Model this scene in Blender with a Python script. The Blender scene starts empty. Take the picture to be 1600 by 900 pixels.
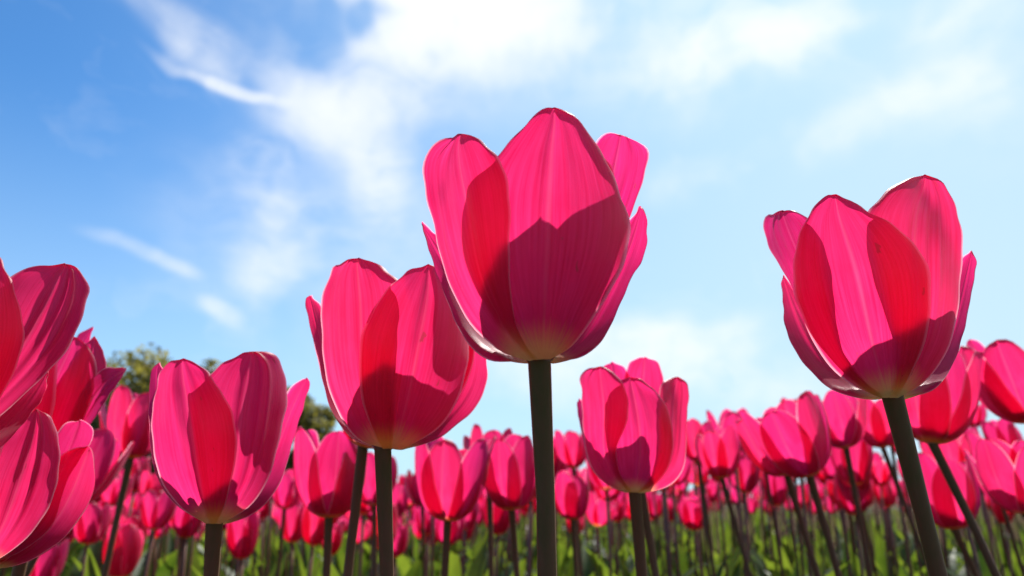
import bpy
import math
import random

from mathutils import Vector, Matrix

R = math.radians
scene = bpy.context.scene
root_coll = scene.collection

# ------------------------------------------------------------------ camera
cam_data = bpy.data.cameras.new('camera')
cam = bpy.data.objects.new('camera', cam_data)
root_coll.objects.link(cam)
cam.location = (0.0, 0.0, 0.47)
cam.rotation_euler = (R(90 + 16.94), 0, 0)
cam_data.sensor_width = 36.0
cam_data.lens = 36.0 * 1100 / 1600
cam_data.clip_start = 0.01
cam_data.clip_end = 3000
cam_data.dof.use_dof = True
cam_data.dof.focus_distance = 0.23
cam_data.dof.aperture_fstop = 13.0
scene.camera = cam

# ------------------------------------------------------------------ render look
scene.view_settings.view_transform = 'Standard'
scene.view_settings.look = 'None'
scene.view_settings.exposure = 0.65
scene.view_settings.gamma = 1.0
scene.render.engine = 'CYCLES'
scene.cycles.max_bounces = 14
scene.cycles.diffuse_bounces = 8
scene.cycles.glossy_bounces = 4
scene.cycles.transmission_bounces = 10
scene.cycles.transparent_max_bounces = 8
scene.cycles.caustics_reflective = False
scene.cycles.caustics_refractive = False

# ------------------------------------------------------------------ sun and sky
SUN_AZ, SUN_EL = 28.0, 51.0          # degrees right of the view, degrees up
sun_dir = Vector((math.sin(R(SUN_AZ)) * math.cos(R(SUN_EL)), math.cos(R(SUN_AZ)) * math.cos(R(SUN_EL)), math.sin(R(SUN_EL))))
sd = bpy.data.lights.new('sun', 'SUN')
sd.energy = 5.0
sd.angle = R(0.53)
sd.color = (1.0, 0.95, 0.88)
sun = bpy.data.objects.new('sun', sd)
sun.rotation_euler = (-sun_dir).to_track_quat('-Z', 'Y').to_euler()
sun.location = sun_dir * 20
root_coll.objects.link(sun)

world = bpy.data.worlds.new('World')
scene.world = world
world.use_nodes = True
wt = world.node_tree
for n in list(wt.nodes):
    wt.nodes.remove(n)


def mk(tree):
    """Tiny node builder: N(type, inputs..., props) -> node."""
    def N(kind, ins=None, **props):
        n = tree.nodes.new(kind)
        for k, v in props.items():
            setattr(n, k, v)
        for k, v in (ins or {}).items():
            if isinstance(v, bpy.types.NodeSocket):
                tree.links.new(v, n.inputs[k])
            else:
                n.inputs[k].default_value = v
        return n
    return N


W = mk(wt)


def wmath(op, a, b=0.0, c=0.0, clamp=False):
    return W('ShaderNodeMath', {0: a, 1: b, 2: c}, operation=op, use_clamp=clamp).outputs[0]


tc = W('ShaderNodeTexCoord')
nrm = W('ShaderNodeVectorMath', {0: tc.outputs['Generated']}, operation='NORMALIZE').outputs[0]
sep = W('ShaderNodeSeparateXYZ', {0: nrm})
az = wmath('MULTIPLY', wmath('ARCTAN2', sep.outputs[0], sep.outputs[1]), 57.2958)
el = wmath('MULTIPLY', wmath('ARCSINE', sep.outputs[2]), 57.2958)
sky = W('ShaderNodeTexSky', sky_type='NISHITA', sun_disc=False, sun_elevation=R(SUN_EL), sun_rotation=R(SUN_AZ),
        air_density=1.0, dust_density=0.6, ozone_density=2.5, altitude=50)
sky_tint = W('ShaderNodeMix', {0: 1.0, 6: sky.outputs[0], 7: (0.42, 0.82, 1.12, 1)}, data_type='RGBA', blend_type='MULTIPLY').outputs[2]

# thin high cloud: a warped az/el plane, soft patches broken up by stretched noise
pl = W('ShaderNodeCombineXYZ', {0: az, 1: el, 2: 0.0}).outputs[0]
wn = W('ShaderNodeTexNoise', {'Vector': pl, 'Scale': 0.09, 'Detail': 3.0, 'Roughness': 0.5})
wv = W('ShaderNodeVectorMath', {0: wn.outputs['Color'], 1: (0.5, 0.5, 0.5)}, operation='SUBTRACT').outputs[0]
wv = W('ShaderNodeVectorMath', {0: wv, 'Scale': 4.5}, operation='SCALE').outputs[0]
plw = W('ShaderNodeVectorMath', {0: pl, 1: wv}, operation='ADD').outputs[0]


def blob(x, y, rx, ry, rot, amp):
    m = W('ShaderNodeMapping', {'Vector': plw, 'Location': (x, y, 0), 'Rotation': (0, 0, R(rot)), 'Scale': (rx, ry, 1)}, vector_type='TEXTURE')
    ln = W('ShaderNodeVectorMath', {0: m.outputs[0]}, operation='LENGTH').outputs['Value']
    mr = W('ShaderNodeMapRange', {'Value': ln, 'From Min': 0.0, 'From Max': 1.15, 'To Min': amp, 'To Max': 0.0},
           interpolation_type='SMOOTHERSTEP')
    return mr.outputs[0]


CLOUDS = [
    [-5.2, 38.4, 16.51, 5.11, -3.7, 1.9, 1],
    [-11.9, 34.2, 6.75, 4.29, -40.8, 0.75, 1],
    [-16.3, 29.7, 8.22, 4.45, -12.5, 1.15, 1],
    [-12.6, 35.8, 19.38, 7.24, -10.5, 0.65, 2],
    [-11.3, 26.3, 3.9, 5.57, -5.3, 0.8, 2],
    [-29.7, 34.0, 12.04, 2.21, -6.1, 0.38, 2],
    [-24.7, 30.8, 7.72, 0.74, -5.8, 1.0, 2],
    [-27.1, 32.0, 4.26, 1.88, -21.1, 0.6, 2],
    [-22.0, 26.2, 4.13, 2.39, 8.3, 0.5, 2],
    [-20.0, 21.9, 3.07, 7.44, 27.9, 0.5, 2],
    [-20.2, 16.9, 2.96, 3.44, 5.4, 0.8, 2],
    [-29.0, 17.2, 5.38, 0.82, -17.6, 0.45, 2],
    [-25.7, 16.2, 1.83, 0.94, -13.9, 0.35, 2],
    [-23.1, 13.5, 2.35, 1.04, -15.5, 0.6, 2],
    [-14.1, 20.0, 17.86, 12.02, -7.8, 0.4, 2],
    [24.6, 33.9, 18.06, 3.2, -2.3, 1.0, 2],
    [14.9, 35.5, 22.29, 7.6, -6.1, 0.7, 2],
    [24.5, 26.3, 18.74, 2.86, 7.2, 0.6, 2],
    [6.8, 11.1, 14.01, 4.55, 5.2, 1.4, 2],
    [20.2, 10.1, 14.29, 5.21, 3.4, 0.9, 2],
    [36.4, 29.0, 10.72, 9.36, -19.8, 0.4, 2],
]

core = None
thin = None
for x, y, rx, ry, rot, amp, kind in CLOUDS:
    b = blob(x, y, rx, ry, rot, amp)
    if kind == 1:
        core = b if core is None else wmath('ADD', core, b)
    else:
        thin = b if thin is None else wmath('ADD', thin, b)
stl = W('ShaderNodeMapping', {'Vector': plw, 'Rotation': (0, 0, R(30)), 'Scale': (0.05, 0.20, 1)})
fl = W('ShaderNodeTexNoise', {'Vector': stl.outputs[0], 'Scale': 1.0, 'Detail': 9.0, 'Roughness': 0.56}).outputs[0]
stm = W('ShaderNodeMapping', {'Vector': plw, 'Rotation': (0, 0, R(-22)), 'Scale': (0.035, 0.20, 1)})
fr = W('ShaderNodeTexNoise', {'Vector': stm.outputs[0], 'Scale': 1.0, 'Detail': 9.0, 'Roughness': 0.54}).outputs[0]
side_f = W('ShaderNodeMapRange', {'Value': az, 'From Min': -12.0, 'From Max': 8.0}).outputs[0]
fib = W('ShaderNodeMix', {0: side_f, 2: fl, 3: fr}, data_type='FLOAT').outputs[0]
fib2 = W('ShaderNodeTexNoise', {'Vector': plw, 'Scale': 0.16, 'Detail': 8.0, 'Roughness': 0.55}).outputs[0]
tex = wmath('ADD', wmath('MULTIPLY', fib, 0.6), wmath('MULTIPLY', fib2, 0.4))
tex = W('ShaderNodeMapRange', {'Value': tex, 'From Min': 0.36, 'From Max': 0.63, 'To Min': 0.1, 'To Max': 1.3}).outputs[0]
thin_d = wmath('MULTIPLY', thin, tex)
core_d = wmath('MULTIPLY', core, wmath('ADD', wmath('MULTIPLY', tex, 0.55), 0.55))
bg_wisps = wmath('MULTIPLY', W('ShaderNodeMapRange', {'Value': fib, 'From Min': 0.56, 'From Max': 0.75, 'To Min': 0.0, 'To Max': 0.08}).outputs[0], 1.0)
dens = wmath('ADD', wmath('ADD', wmath('MULTIPLY', thin_d, 0.75), core_d), bg_wisps)
dens = wmath('SUBTRACT', 1.0, wmath('POWER', 2.71828, wmath('MULTIPLY', dens, -1.55)), clamp=True)
# veil of high haze thickening towards the sun's side and the horizon
veil_a = W('ShaderNodeMapRange', {'Value': az, 'From Min': -40.0, 'From Max': 34.0, 'To Min': 0.0, 'To Max': 0.86}, interpolation_type='SMOOTHSTEP').outputs[0]
veil_e = W('ShaderNodeMapRange', {'Value': el, 'From Min': -2.0, 'From Max': 30.0, 'To Min': 0.62, 'To Max': 0.0}, interpolation_type='SMOOTHSTEP').outputs[0]
veil = wmath('SUBTRACT', 1.0, wmath('MULTIPLY', wmath('SUBTRACT', 1.0, veil_a), wmath('SUBTRACT', 1.0, veil_e)), clamp=True)
behind = W('ShaderNodeMapRange', {'Value': sep.outputs[1], 'From Min': -0.6, 'From Max': 0.2, 'To Min': 0.3, 'To Max': 1.0}).outputs[0]
veil = wmath('MULTIPLY', veil, behind)
c1 = W('ShaderNodeMix', {0: veil, 6: sky_tint, 7: (4.2, 5.6, 6.5, 1)}, data_type='RGBA').outputs[2]
c2 = W('ShaderNodeMix', {0: dens, 6: c1, 7: (6.7, 6.9, 7.1, 1)}, data_type='RGBA').outputs[2]
bg = W('ShaderNodeBackground', {'Color': c2, 'Strength': 0.1})
wo = W('ShaderNodeOutputWorld', {'Surface': bg.outputs[0]})

# ------------------------------------------------------------------ materials
def material(name):
    m = bpy.data.materials.new(name)
    m.use_nodes = True
    for n in list(m.node_tree.nodes):
        m.node_tree.nodes.remove(n)
    return m, mk(m.node_tree)


def petal_material():
    m, N = material('petal_pink')
    uv = N('ShaderNodeUVMap', uv_map='UVMap').outputs[0]
    s = N('ShaderNodeSeparateXYZ', {0: uv})
    u, v = s.outputs[0], s.outputs[1]
    oi = N('ShaderNodeObjectInfo').outputs['Random']
    M = lambda op, a, b=0.0, clamp=False: N('ShaderNodeMath', {0: a, 1: b}, operation=op, use_clamp=clamp).outputs[0]
    off = N('ShaderNodeCombineXYZ', {0: M('MULTIPLY', oi, 37.0), 1: M('MULTIPLY', oi, 11.0), 2: 0.0}).outputs[0]
    uvo = N('ShaderNodeVectorMath', {0: uv, 1: off}, operation='ADD').outputs[0]
    vein = N('ShaderNodeTexNoise', {'Vector': N('ShaderNodeMapping', {'Vector': uvo, 'Scale': (46, 2.2, 1)}).outputs[0], 'Scale': 1.0, 'Detail': 6.0, 'Roughness': 0.65}).outputs[0]
    fine = N('ShaderNodeTexNoise', {'Vector': N('ShaderNodeMapping', {'Vector': uvo, 'Scale': (130, 6, 1)}).outputs[0], 'Scale': 1.0, 'Detail': 3.0}).outputs[0]
    blot = N('ShaderNodeTexNoise', {'Vector': N('ShaderNodeMapping', {'Vector': uvo, 'Scale': (5, 4, 1)}).outputs[0], 'Scale': 1.0, 'Detail': 5.0}).outputs[0]
    # distance from the midrib and from the margin
    au = M('ABSOLUTE', M('SUBTRACT', M('MULTIPLY', u, 2.0), 1.0))
    edge = N('ShaderNodeMapRange', {'Value': au, 'From Min': 0.94, 'From Max': 0.985, 'To Min': 0.0, 'To Max': 0.85}).outputs[0]  # naturally paler margin, brightened in the colour to imitate thin rim highlights
    vv = M('ADD', v, M('MULTIPLY', M('SUBTRACT', vein, 0.5), 0.16))
    vv = M('SUBTRACT', vv, M('MULTIPLY', M('SUBTRACT', 1.0, au), 0.03))
    base = N('ShaderNodeMapRange', {'Value': vv, 'From Min': 0.13, 'From Max': 0.34, 'To Min': 1.0, 'To Max': 0.0}, interpolation_type='SMOOTHSTEP').outputs[0]
    t = M('ADD', M('MULTIPLY', vein, 0.65), M('MULTIPLY', blot, 0.35))
    t = N('ShaderNodeMapRange', {'Value': t, 'From Min': 0.35, 'From Max': 0.65}).outputs[0]
    mid = N('ShaderNodeMapRange', {'Value': au, 'From Min': 0.0, 'From Max': 0.05, 'To Min': 0.08, 'To Max': 0.0}).outputs[0]

    def col(a, b, pale, cream):
        c = N('ShaderNodeMix', {0: t, 6: (*a, 1), 7: (*b, 1)}, data_type='RGBA').outputs[2]
        c = N('ShaderNodeMix', {0: mid, 6: c, 7: (*pale, 1)}, data_type='RGBA').outputs[2]
        c = N('ShaderNodeMix', {0: edge, 6: c, 7: (*pale, 1)}, data_type='RGBA').outputs[2]
        c = N('ShaderNodeMix', {0: base, 6: c, 7: (*cream, 1)}, data_type='RGBA').outputs[2]
        hs = N('ShaderNodeHueSaturation', {'Hue': M('ADD', 0.493, M('MULTIPLY', oi, 0.014)), 'Value': M('ADD', 0.9, M('MULTIPLY', oi, 0.2)), 'Color': c})
        return hs.outputs[0]
    refl = col((0.38, 0.004, 0.060), (0.56, 0.020, 0.145), (0.85, 0.36, 0.50), (0.80, 0.56, 0.20))
    tran = col((0.75, 0.007, 0.098), (0.89, 0.038, 0.21), (1.0, 0.46, 0.58), (1.0, 0.62, 0.20))
    spk = N('ShaderNodeTexNoise', {'Vector': N('ShaderNodeMapping', {'Vector': uvo, 'Scale': (14, 16, 1)}).outputs[0], 'Scale': 1.0, 'Detail': 2.0}).outputs[0]
    spot = N('ShaderNodeMapRange', {'Value': spk, 'From Min': 0.715, 'From Max': 0.76, 'To Min': 0.0, 'To Max': 0.6}).outputs[0]
    refl = N('ShaderNodeMix', {0: spot, 6: refl, 7: (0.25, 0.06, 0.06, 1)}, data_type='RGBA').outputs[2]
    tran = N('ShaderNodeMix', {0: spot, 6: tran, 7: (0.35, 0.04, 0.04, 1)}, data_type='RGBA').outputs[2]
    bump = N('ShaderNodeBump', {'Height': M('ADD', M('MULTIPLY', vein, 1.0), M('MULTIPLY', fine, 0.4)), 'Strength': 0.28, 'Distance': 0.0006})
    p = N('ShaderNodeBsdfPrincipled', {'Base Color': refl, 'Roughness': 0.38, 'Normal': bump.outputs[0], 'Specular IOR Level': 0.5,
                                       'Sheen Weight': 0.15, 'Sheen Roughness': 0.4})
    tr = N('ShaderNodeBsdfTranslucent', {'Color': tran, 'Normal': bump.outputs[0]})
    mix = N('ShaderNodeMixShader', {0: 0.70, 1: p.outputs[0], 2: tr.outputs[0]})
    N('ShaderNodeOutputMaterial', {'Surface': mix.outputs[0]})
    return m


def stem_material():
    m, N = material('stem_skin')
    tc = N('ShaderNodeTexCoord').outputs['Object']
    oi = N('ShaderNodeObjectInfo').outputs['Random']
    n1 = N('ShaderNodeTexNoise', {'Vector': N('ShaderNodeMapping', {'Vector': tc, 'Scale': (500, 500, 14)}).outputs[0], 'Scale': 1.0, 'Detail': 5.0}).outputs[0]
    n2 = N('ShaderNodeTexNoise', {'Vector': tc, 'Scale': 25.0, 'Detail': 3.0}).outputs[0]
    f = N('ShaderNodeMath', {0: n1, 1: n2}, operation='ADD').outputs[0]
    f = N('ShaderNodeMath', {0: f, 1: N('ShaderNodeMath', {0: oi, 1: 0.35}, operation='MULTIPLY').outputs[0]}, operation='ADD').outputs[0]
    hz = N('ShaderNodeMapRange', {'Value': N('ShaderNodeSeparateXYZ', {0: tc}).outputs[2], 'From Min': 0.42, 'From Max': 0.50, 'To Min': 0.40, 'To Max': -0.10}).outputs[0]
    f = N('ShaderNodeMath', {0: f, 1: hz}, operation='ADD').outputs[0]
    f = N('ShaderNodeMapRange', {'Value': f, 'From Min': 0.85, 'From Max': 1.45}).outputs[0]
    c = N('ShaderNodeMix', {0: f, 6: (0.080, 0.060, 0.022, 1), 7: (0.145, 0.060, 0.036, 1)}, data_type='RGBA').outputs[2]
    b = N('ShaderNodeBump', {'Height': n1, 'Strength': 0.2, 'Distance': 0.0005})
    p = N('ShaderNodeBsdfPrincipled', {'Base Color': c, 'Roughness': 0.36, 'Normal': b.outputs[0], 'Specular IOR Level': 0.35,
                                       'Sheen Weight': 0.18, 'Sheen Roughness': 0.3, 'Sheen Tint': (1.0, 0.75, 0.55, 1), 'Subsurface Weight': 0.15, 'Subsurface Radius': (0.6, 0.4, 0.1), 'Subsurface Scale': 0.002})
    N('ShaderNodeOutputMaterial', {'Surface': p.outputs[0]})
    return m


def leaf_material():
    m, N = material('leaf_green')
    uv = N('ShaderNodeUVMap', uv_map='UVMap').outputs[0]
    tc = N('ShaderNodeTexCoord').outputs['Object']
    n1 = N('ShaderNodeTexNoise', {'Vector': N('ShaderNodeMapping', {'Vector': uv, 'Scale': (30, 1.5, 1)}).outputs[0], 'Scale': 1.0, 'Detail': 4.0}).outputs[0]
    n2 = N('ShaderNodeTexNoise', {'Vector': tc, 'Scale': 9.0, 'Detail': 3.0}).outputs[0]
    f = N('ShaderNodeMapRange', {'Value': n2, 'From Min': 0.3, 'From Max': 0.7}).outputs[0]
    c = N('ShaderNodeMix', {0: f, 6: (0.025, 0.055, 0.016, 1), 7: (0.06, 0.10, 0.026, 1)}, data_type='RGBA').outputs[2]
    t = N('ShaderNodeMix', {0: f, 6: (0.06, 0.13, 0.010, 1), 7: (0.28, 0.38, 0.03, 1)}, data_type='RGBA').outputs[2]
    b = N('ShaderNodeBump', {'Height': n1, 'Strength': 0.4, 'Distance': 0.001})
    p = N('ShaderNodeBsdfPrincipled', {'Base Color': c, 'Roughness': 0.46, 'Normal': b.outputs[0], 'Specular IOR Level': 0.3})
    tr = N('ShaderNodeBsdfTranslucent', {'Color': t})
    mix = N('ShaderNodeMixShader', {0: 0.42, 1: p.outputs[0], 2: tr.outputs[0]})
    N('ShaderNodeOutputMaterial', {'Surface': mix.outputs[0]})
    return m


def plain_material(name, a, b, scale, rough=0.8, trans=0.0, tcol=None):
    m, N = material(name)
    tc = N('ShaderNodeTexCoord').outputs['Object']
    n = N('ShaderNodeTexNoise', {'Vector': tc, 'Scale': scale, 'Detail': 6.0, 'Roughness': 0.6}).outputs[0]
    f = N('ShaderNodeMapRange', {'Value': n, 'From Min': 0.35, 'From Max': 0.65}).outputs[0]
    c = N('ShaderNodeMix', {0: f, 6: (*a, 1), 7: (*b, 1)}, data_type='RGBA').outputs[2]
    bp = N('ShaderNodeBump', {'Height': n, 'Strength': 0.5, 'Distance': 0.5 / scale})
    p = N('ShaderNodeBsdfPrincipled', {'Base Color': c, 'Roughness': rough, 'Normal': bp.outputs[0]}).outputs[0]
    if trans:
        tr = N('ShaderNodeBsdfTranslucent', {'Color': (*tcol, 1)})
        p = N('ShaderNodeMixShader', {0: trans, 1: p, 2: tr.outputs[0]}).outputs[0]
    N('ShaderNodeOutputMaterial', {'Surface': p})
    return m


def ground_material():
    m, N = material('ground_soil_and_grass')
    tc = N('ShaderNodeTexCoord').outputs['Object']
    n = N('ShaderNodeTexNoise', {'Vector': tc, 'Scale': 6.0, 'Detail': 8.0, 'Roughness': 0.6}).outputs[0]
    g = N('ShaderNodeTexNoise', {'Vector': tc, 'Scale': 0.35, 'Detail': 8.0, 'Roughness': 0.7}).outputs[0]
    soil = N('ShaderNodeMix', {0: n, 6: (0.03, 0.022, 0.014, 1), 7: (0.10, 0.075, 0.045, 1)}, data_type='RGBA').outputs[2]
    grass = N('ShaderNodeMix', {0: g, 6: (0.02, 0.04, 0.01, 1), 7: (0.07, 0.10, 0.03, 1)}, data_type='RGBA').outputs[2]
    d = N('ShaderNodeVectorMath', {0: tc}, operation='LENGTH').outputs['Value']
    f = N('ShaderNodeMapRange', {'Value': d, 'From Min': 15.0, 'From Max': 19.0}).outputs[0]
    c = N('ShaderNodeMix', {0: f, 6: soil, 7: grass}, data_type='RGBA').outputs[2]
    b = N('ShaderNodeBump', {'Height': n, 'Strength': 0.8, 'Distance': 0.03})
    p = N('ShaderNodeBsdfPrincipled', {'Base Color': c, 'Roughness': 0.95, 'Normal': b.outputs[0]})
    N('ShaderNodeOutputMaterial', {'Surface': p.outputs[0]})
    return m


PETAL = petal_material()
STEM = stem_material()
LEAF = leaf_material()
PISTIL = plain_material('pistil_green', (0.35, 0.42, 0.12), (0.45, 0.45, 0.15), 300, 0.5)
BARK = plain_material('bark', (0.06, 0.045, 0.03), (0.12, 0.095, 0.07), 3.0, 0.95)
CROWN = plain_material('tree_leaves', (0.08, 0.085, 0.026), (0.15, 0.125, 0.04), 0.45, 0.6, 0.45, (0.34, 0.30, 0.05))

# ------------------------------------------------------------------ geometry helpers
import math, random

PROFILE = [(0.035, 0.0), (0.125, 0.015), (0.225, 0.07), (0.315, 0.17), (0.378, 0.31), (0.412, 0.47),
           (0.415, 0.64), (0.395, 0.82), (0.365, 1.0)]


def profile(v):
    """Catmull-Rom through PROFILE, v in 0..1 -> (radius, height)."""
    n = len(PROFILE) - 1
    t = min(max(v, 0.0), 1.0) * n
    i = min(int(t), n - 1)
    f = t - i
    p = [PROFILE[min(max(i + k, 0), n)] for k in (-1, 0, 1, 2)]
    out = []
    for c in (0, 1):
        a, b, d, e = (q[c] for q in p)
        out.append(0.5 * (2 * b + (d - a) * f + (2 * a - 5 * b + 4 * d - e) * f * f + (3 * b - a - 3 * d + e) * f ** 3))
    return out


def petal_points(phi, h, R, w, inner, seed, nu, nv, girth=1.0, curl=0.0):
    """Grid of points of one petal of a bloom of height 1 standing on the origin."""
    rnd = random.Random(seed)
    k1, k2, k3, k4 = (rnd.uniform(0, 6.28) for _ in range(4))
    asym = rnd.uniform(-.12, .12)
    tipshift = rnd.uniform(-.25, .25)
    round_ = rnd.uniform(.50, .72)
    flare = rnd.uniform(-.6, 1.4)
    notch = rnd.uniform(.0, .7)
    sc = (0.93 if inner else 1.0) * girth
    rend = profile(1.0)[0] * sc
    pts, uvs = [], []
    us = []
    for i in range(nu + 1):
        t = i / nu * 2 - 1
        us.append(math.copysign(abs(t) ** 0.85, t))
    for j in range(nv + 1):
        t = j / nv
        v = 1 - (1 - t) ** 1.35 if t < 1 else 1.0
        r0, z0 = profile(v)
        r = r0 * sc + (R - rend) * v ** 1.8
        z = z0 * h
        m = 0.62
        if v < m:
            ww = 0.10 + 0.90 * math.sin(math.pi / 2 * v / m) ** 0.95
        else:
            q = (v - m) / (1 - m)
            ww = max(0.0, 1 - q ** 2.35) ** round_
        ww = max(ww, 0.015) * 0.325 * w
        rho = max(0.09, r * (0.98 if inner else 1.03)) * (1 + 0.35 * v ** 3)
        # tip: curls a little in or out
        r += curl * max(0.0, v - 0.72) ** 2 * 3
        for i, u in enumerate(us):
            s = u * ww * (1 + asym * math.copysign(1, u) * 0.5) + tipshift * 0.12 * max(0, v - .6) ** 1.5
            a = s / rho
            rr = r - rho * (1 - math.cos(a))
            tt = rho * math.sin(a)
            au = abs(u)
            # midrib groove, side folds, waved and rolled-in margin
            d = -0.014 * math.exp(-(u / 0.10) ** 2) * math.sin(math.pi * min(1, v * 1.02)) ** .7
            d += 0.008 * math.exp(-((au - 0.22) / 0.12) ** 2) * v
            d += 0.016 * math.sin(v * 9 + k1 + 2 * u) * au ** 2 * v
            d += 0.010 * math.sin(v * 19 + k2 + 3 * u) * max(0, au - 0.6) * 2.2 * v
            d += 0.016 * math.sin(u * 3.1 + k3) * v * v
            d += 0.030 * flare * max(0, au - 0.45) ** 1.5 * max(0, v - .35)
            d -= 0.020 * max(0, au - 0.90) / 0.10 * min(1, v * 3)
            zz = z + 0.010 * math.sin(v * 31 + k4 + u * 2) * max(0, au - 0.75) * 3 * v
            # small nick and pucker at the tip
            if v > 0.86:
                zz -= 0.030 * notch * math.exp(-(u / 0.22) ** 2) * ((v - 0.86) / 0.14) ** 2
                d += 0.010 * math.sin(u * 7 + k2) * ((v - 0.86) / 0.14)
            rr += d
            c, sn = math.cos(phi), math.sin(phi)
            pts.append((rr * c - tt * sn, rr * sn + tt * c, zz))
            uvs.append(((u + 1) / 2, min(1.0, v * 1.4)))
    return pts, uvs


def cup_radius(z):
    """Radius of the cup at height z (bloom height 1)."""
    if z <= 0:
        return PROFILE[0][0]
    for (r0, z0), (r1, z1) in zip(PROFILE, PROFILE[1:]):
        if z <= z1:
            f = (z - z0) / (z1 - z0)
            if z1 - z0 < 0.06:
                f = f ** 0.6
            return r0 + (r1 - r0) * f
    return PROFILE[-1][0]


def cup_depth(x, z, lean, girth, close=0.0):
    """How far in front of (or behind) the bloom's axis the cup wall stands at (x, z)."""
    zz = max(0.0, z)
    r = sum(cup_radius(zz + o) for o in (-.05, -.025, 0, .025, .05)) / 5 * girth
    q = r * r - (x - lean * z) ** 2
    e = 0.16 * r * r
    return math.sqrt(0.5 * (q + math.sqrt(q * q + e * e))) * (1 - close * min(1.0, zz) ** 1.6)


def resample(poly, n):
    """n+1 points evenly spaced along a Catmull-Rom curve through poly."""
    fine = []
    m = len(poly) - 1
    for i in range(m):
        a, b, d, e = (poly[min(max(i + k, 0), m)] for k in (-1, 0, 1, 2))
        for s in range(12):
            f = s / 12
            fine.append([0.5 * (2 * b[c] + (d[c] - a[c]) * f + (2 * a[c] - 5 * b[c] + 4 * d[c] - e[c]) * f * f + (3 * b[c] - a[c] - 3 * d[c] + e[c]) * f ** 3) for c in (0, 1)])
    fine.append(list(poly[-1]))
    acc = [0.0]
    for p, q in zip(fine, fine[1:]):
        acc.append(acc[-1] + math.hypot(q[0] - p[0], q[1] - p[1]))
    out = []
    k = 0
    for j in range(n + 1):
        t = j / n
        t = 1 - (1 - t) ** 1.25 if t < 1 else 1.0
        want = acc[-1] * t
        while k < len(acc) - 2 and acc[k + 1] < want:
            k += 1
        f = (want - acc[k]) / max(1e-9, acc[k + 1] - acc[k])
        out.append([fine[k][c] + (fine[k + 1][c] - fine[k][c]) * f for c in (0, 1)])
    return out


def shaped_petal(side, layer, fold, left, right, tip, close, lean, girth, seed, nu=30, nv=46):
    """A petal with its own outline, bent round the cup; fold is where (-1..1) it creases lengthwise."""
    rnd = random.Random(seed)
    k1, k2, k3 = (rnd.uniform(0, 6.28) for _ in range(3))
    sg = -1 if side == 'f' else 1
    Ls = resample([*left, tip], nv)
    Rs = resample([*right, tip], nv)
    def smooth(E):
        out = []
        for j in range(nv + 1):
            k = min(7, j, nv - j)
            seg = E[j - k:j + k + 1]
            out.append([sum(p[c] for p in seg) / len(seg) for c in (0, 1)])
        return out
    Lm, Rm = smooth(Ls), smooth(Rs)
    pts, uvs = [], []
    for j in range(nv + 1):
        v = j / nv
        (lx, lz), (rx, rz) = Ls[j], Rs[j]
        (mx, mz), (nx, nz) = Lm[j], Rm[j]
        wid = math.hypot(rx - lx, rz - lz)
        arch = 0.10 * wid * v ** 3          # rows bow upward near the tip so they follow its outline
        for i in range(nu + 1):
            t = i / nu * 2 - 1
            u = math.copysign(abs(t) ** 0.85, t)
            f = (u + 1) / 2
            e = max(0.0, (abs(u) - 0.35) / 0.65) ** 1.5      # the margin keeps its outline, the middle stays calm
            x = (lx + (rx - lx) * f) * e + (mx + (nx - mx) * f) * (1 - e)
            z = (lz + (rz - lz) * f) * e + (mz + (nz - mz) * f) * (1 - e)
            y = cup_depth(x, z, lean, girth * layer, close)
            au = abs(u)
            b = min(1.0, wid / 0.35)
            g = min(1.0, v * 2.0)
            d = -0.016 * b * g * math.exp(-(u / 0.09) ** 2)
            d += 0.008 * b * g * math.exp(-((au - 0.2) / 0.12) ** 2)
            if fold:
                d += 0.026 * b * g * math.exp(-((u - fold) / 0.07) ** 2) - 0.012 * b * g * math.exp(-((u - fold + .13) / 0.06) ** 2)
            d += 0.018 * math.sin(v * 8 + k1 + 2.5 * u) * au ** 2 * v * b
            d += 0.010 * math.sin(v * 21 + k2 + 3 * u) * max(0, au - 0.5) * 2 * v * b
            d += 0.010 * math.sin(u * 4.2 + k3) * v * b
            d -= 0.016 * max(0, au - 0.90) / 0.10 * g
            ex = 0.004 * math.sin(v * 47 + k3) * max(0, au - .8) * 5 * v * math.copysign(1, u)
            ez = 0.006 * math.sin(v * 33 + k1 + 5 * u) * max(0, au - .7) * 3 * v + 0.004 * math.sin(u * 11 + k2) * max(0, v - .88) * 8
            q = x - lean * z
            r = math.hypot(q, y) + 1e-6
            # displace along the cup's outward direction
            pts.append((x + ex + d * q / r * 0.5, sg * (y + d * (0.35 + 0.65 * y / r)), z + ez))
            uvs.append((f, v ** 0.5))
    return pts, uvs


def mesh_from(name, verts, faces, mat, uvs=None, smooth=True):
    me = bpy.data.meshes.new(name)
    me.from_pydata(verts, [], faces)
    if uvs is not None:
        lay = me.uv_layers.new(name='UVMap')
        idx = [0] * len(me.loops)
        me.loops.foreach_get('vertex_index', idx)
        flat = []
        for i in idx:
            flat.extend(uvs[i])
        lay.data.foreach_set('uv', flat)
    if smooth:
        me.polygons.foreach_set('use_smooth', [True] * len(me.polygons))
    me.materials.append(mat)
    me.update()
    return me


def link(name, data, parent=None):
    o = bpy.data.objects.new(name, data)
    root_coll.objects.link(o)
    if parent is not None:
        o.parent = parent
    return o


def grid_faces(nu, nv, start=0):
    f = []
    for j in range(nv):
        for i in range(nu):
            a = start + j * (nu + 1) + i
            f.append((a, a + 1, a + nu + 2, a + nu + 1))
    return f


def petal_mesh(spec, seed, nu, nv, scale, girth=1.0):
    phi, h, rr, w, inner, curl = spec
    pts, uvs = petal_points(R(phi), h, rr, w, inner, seed, nu, nv, girth, curl)
    return mesh_from('petal', [(x * scale, y * scale, z * scale) for x, y, z in pts], grid_faces(nu, nv), PETAL, uvs)


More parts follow.
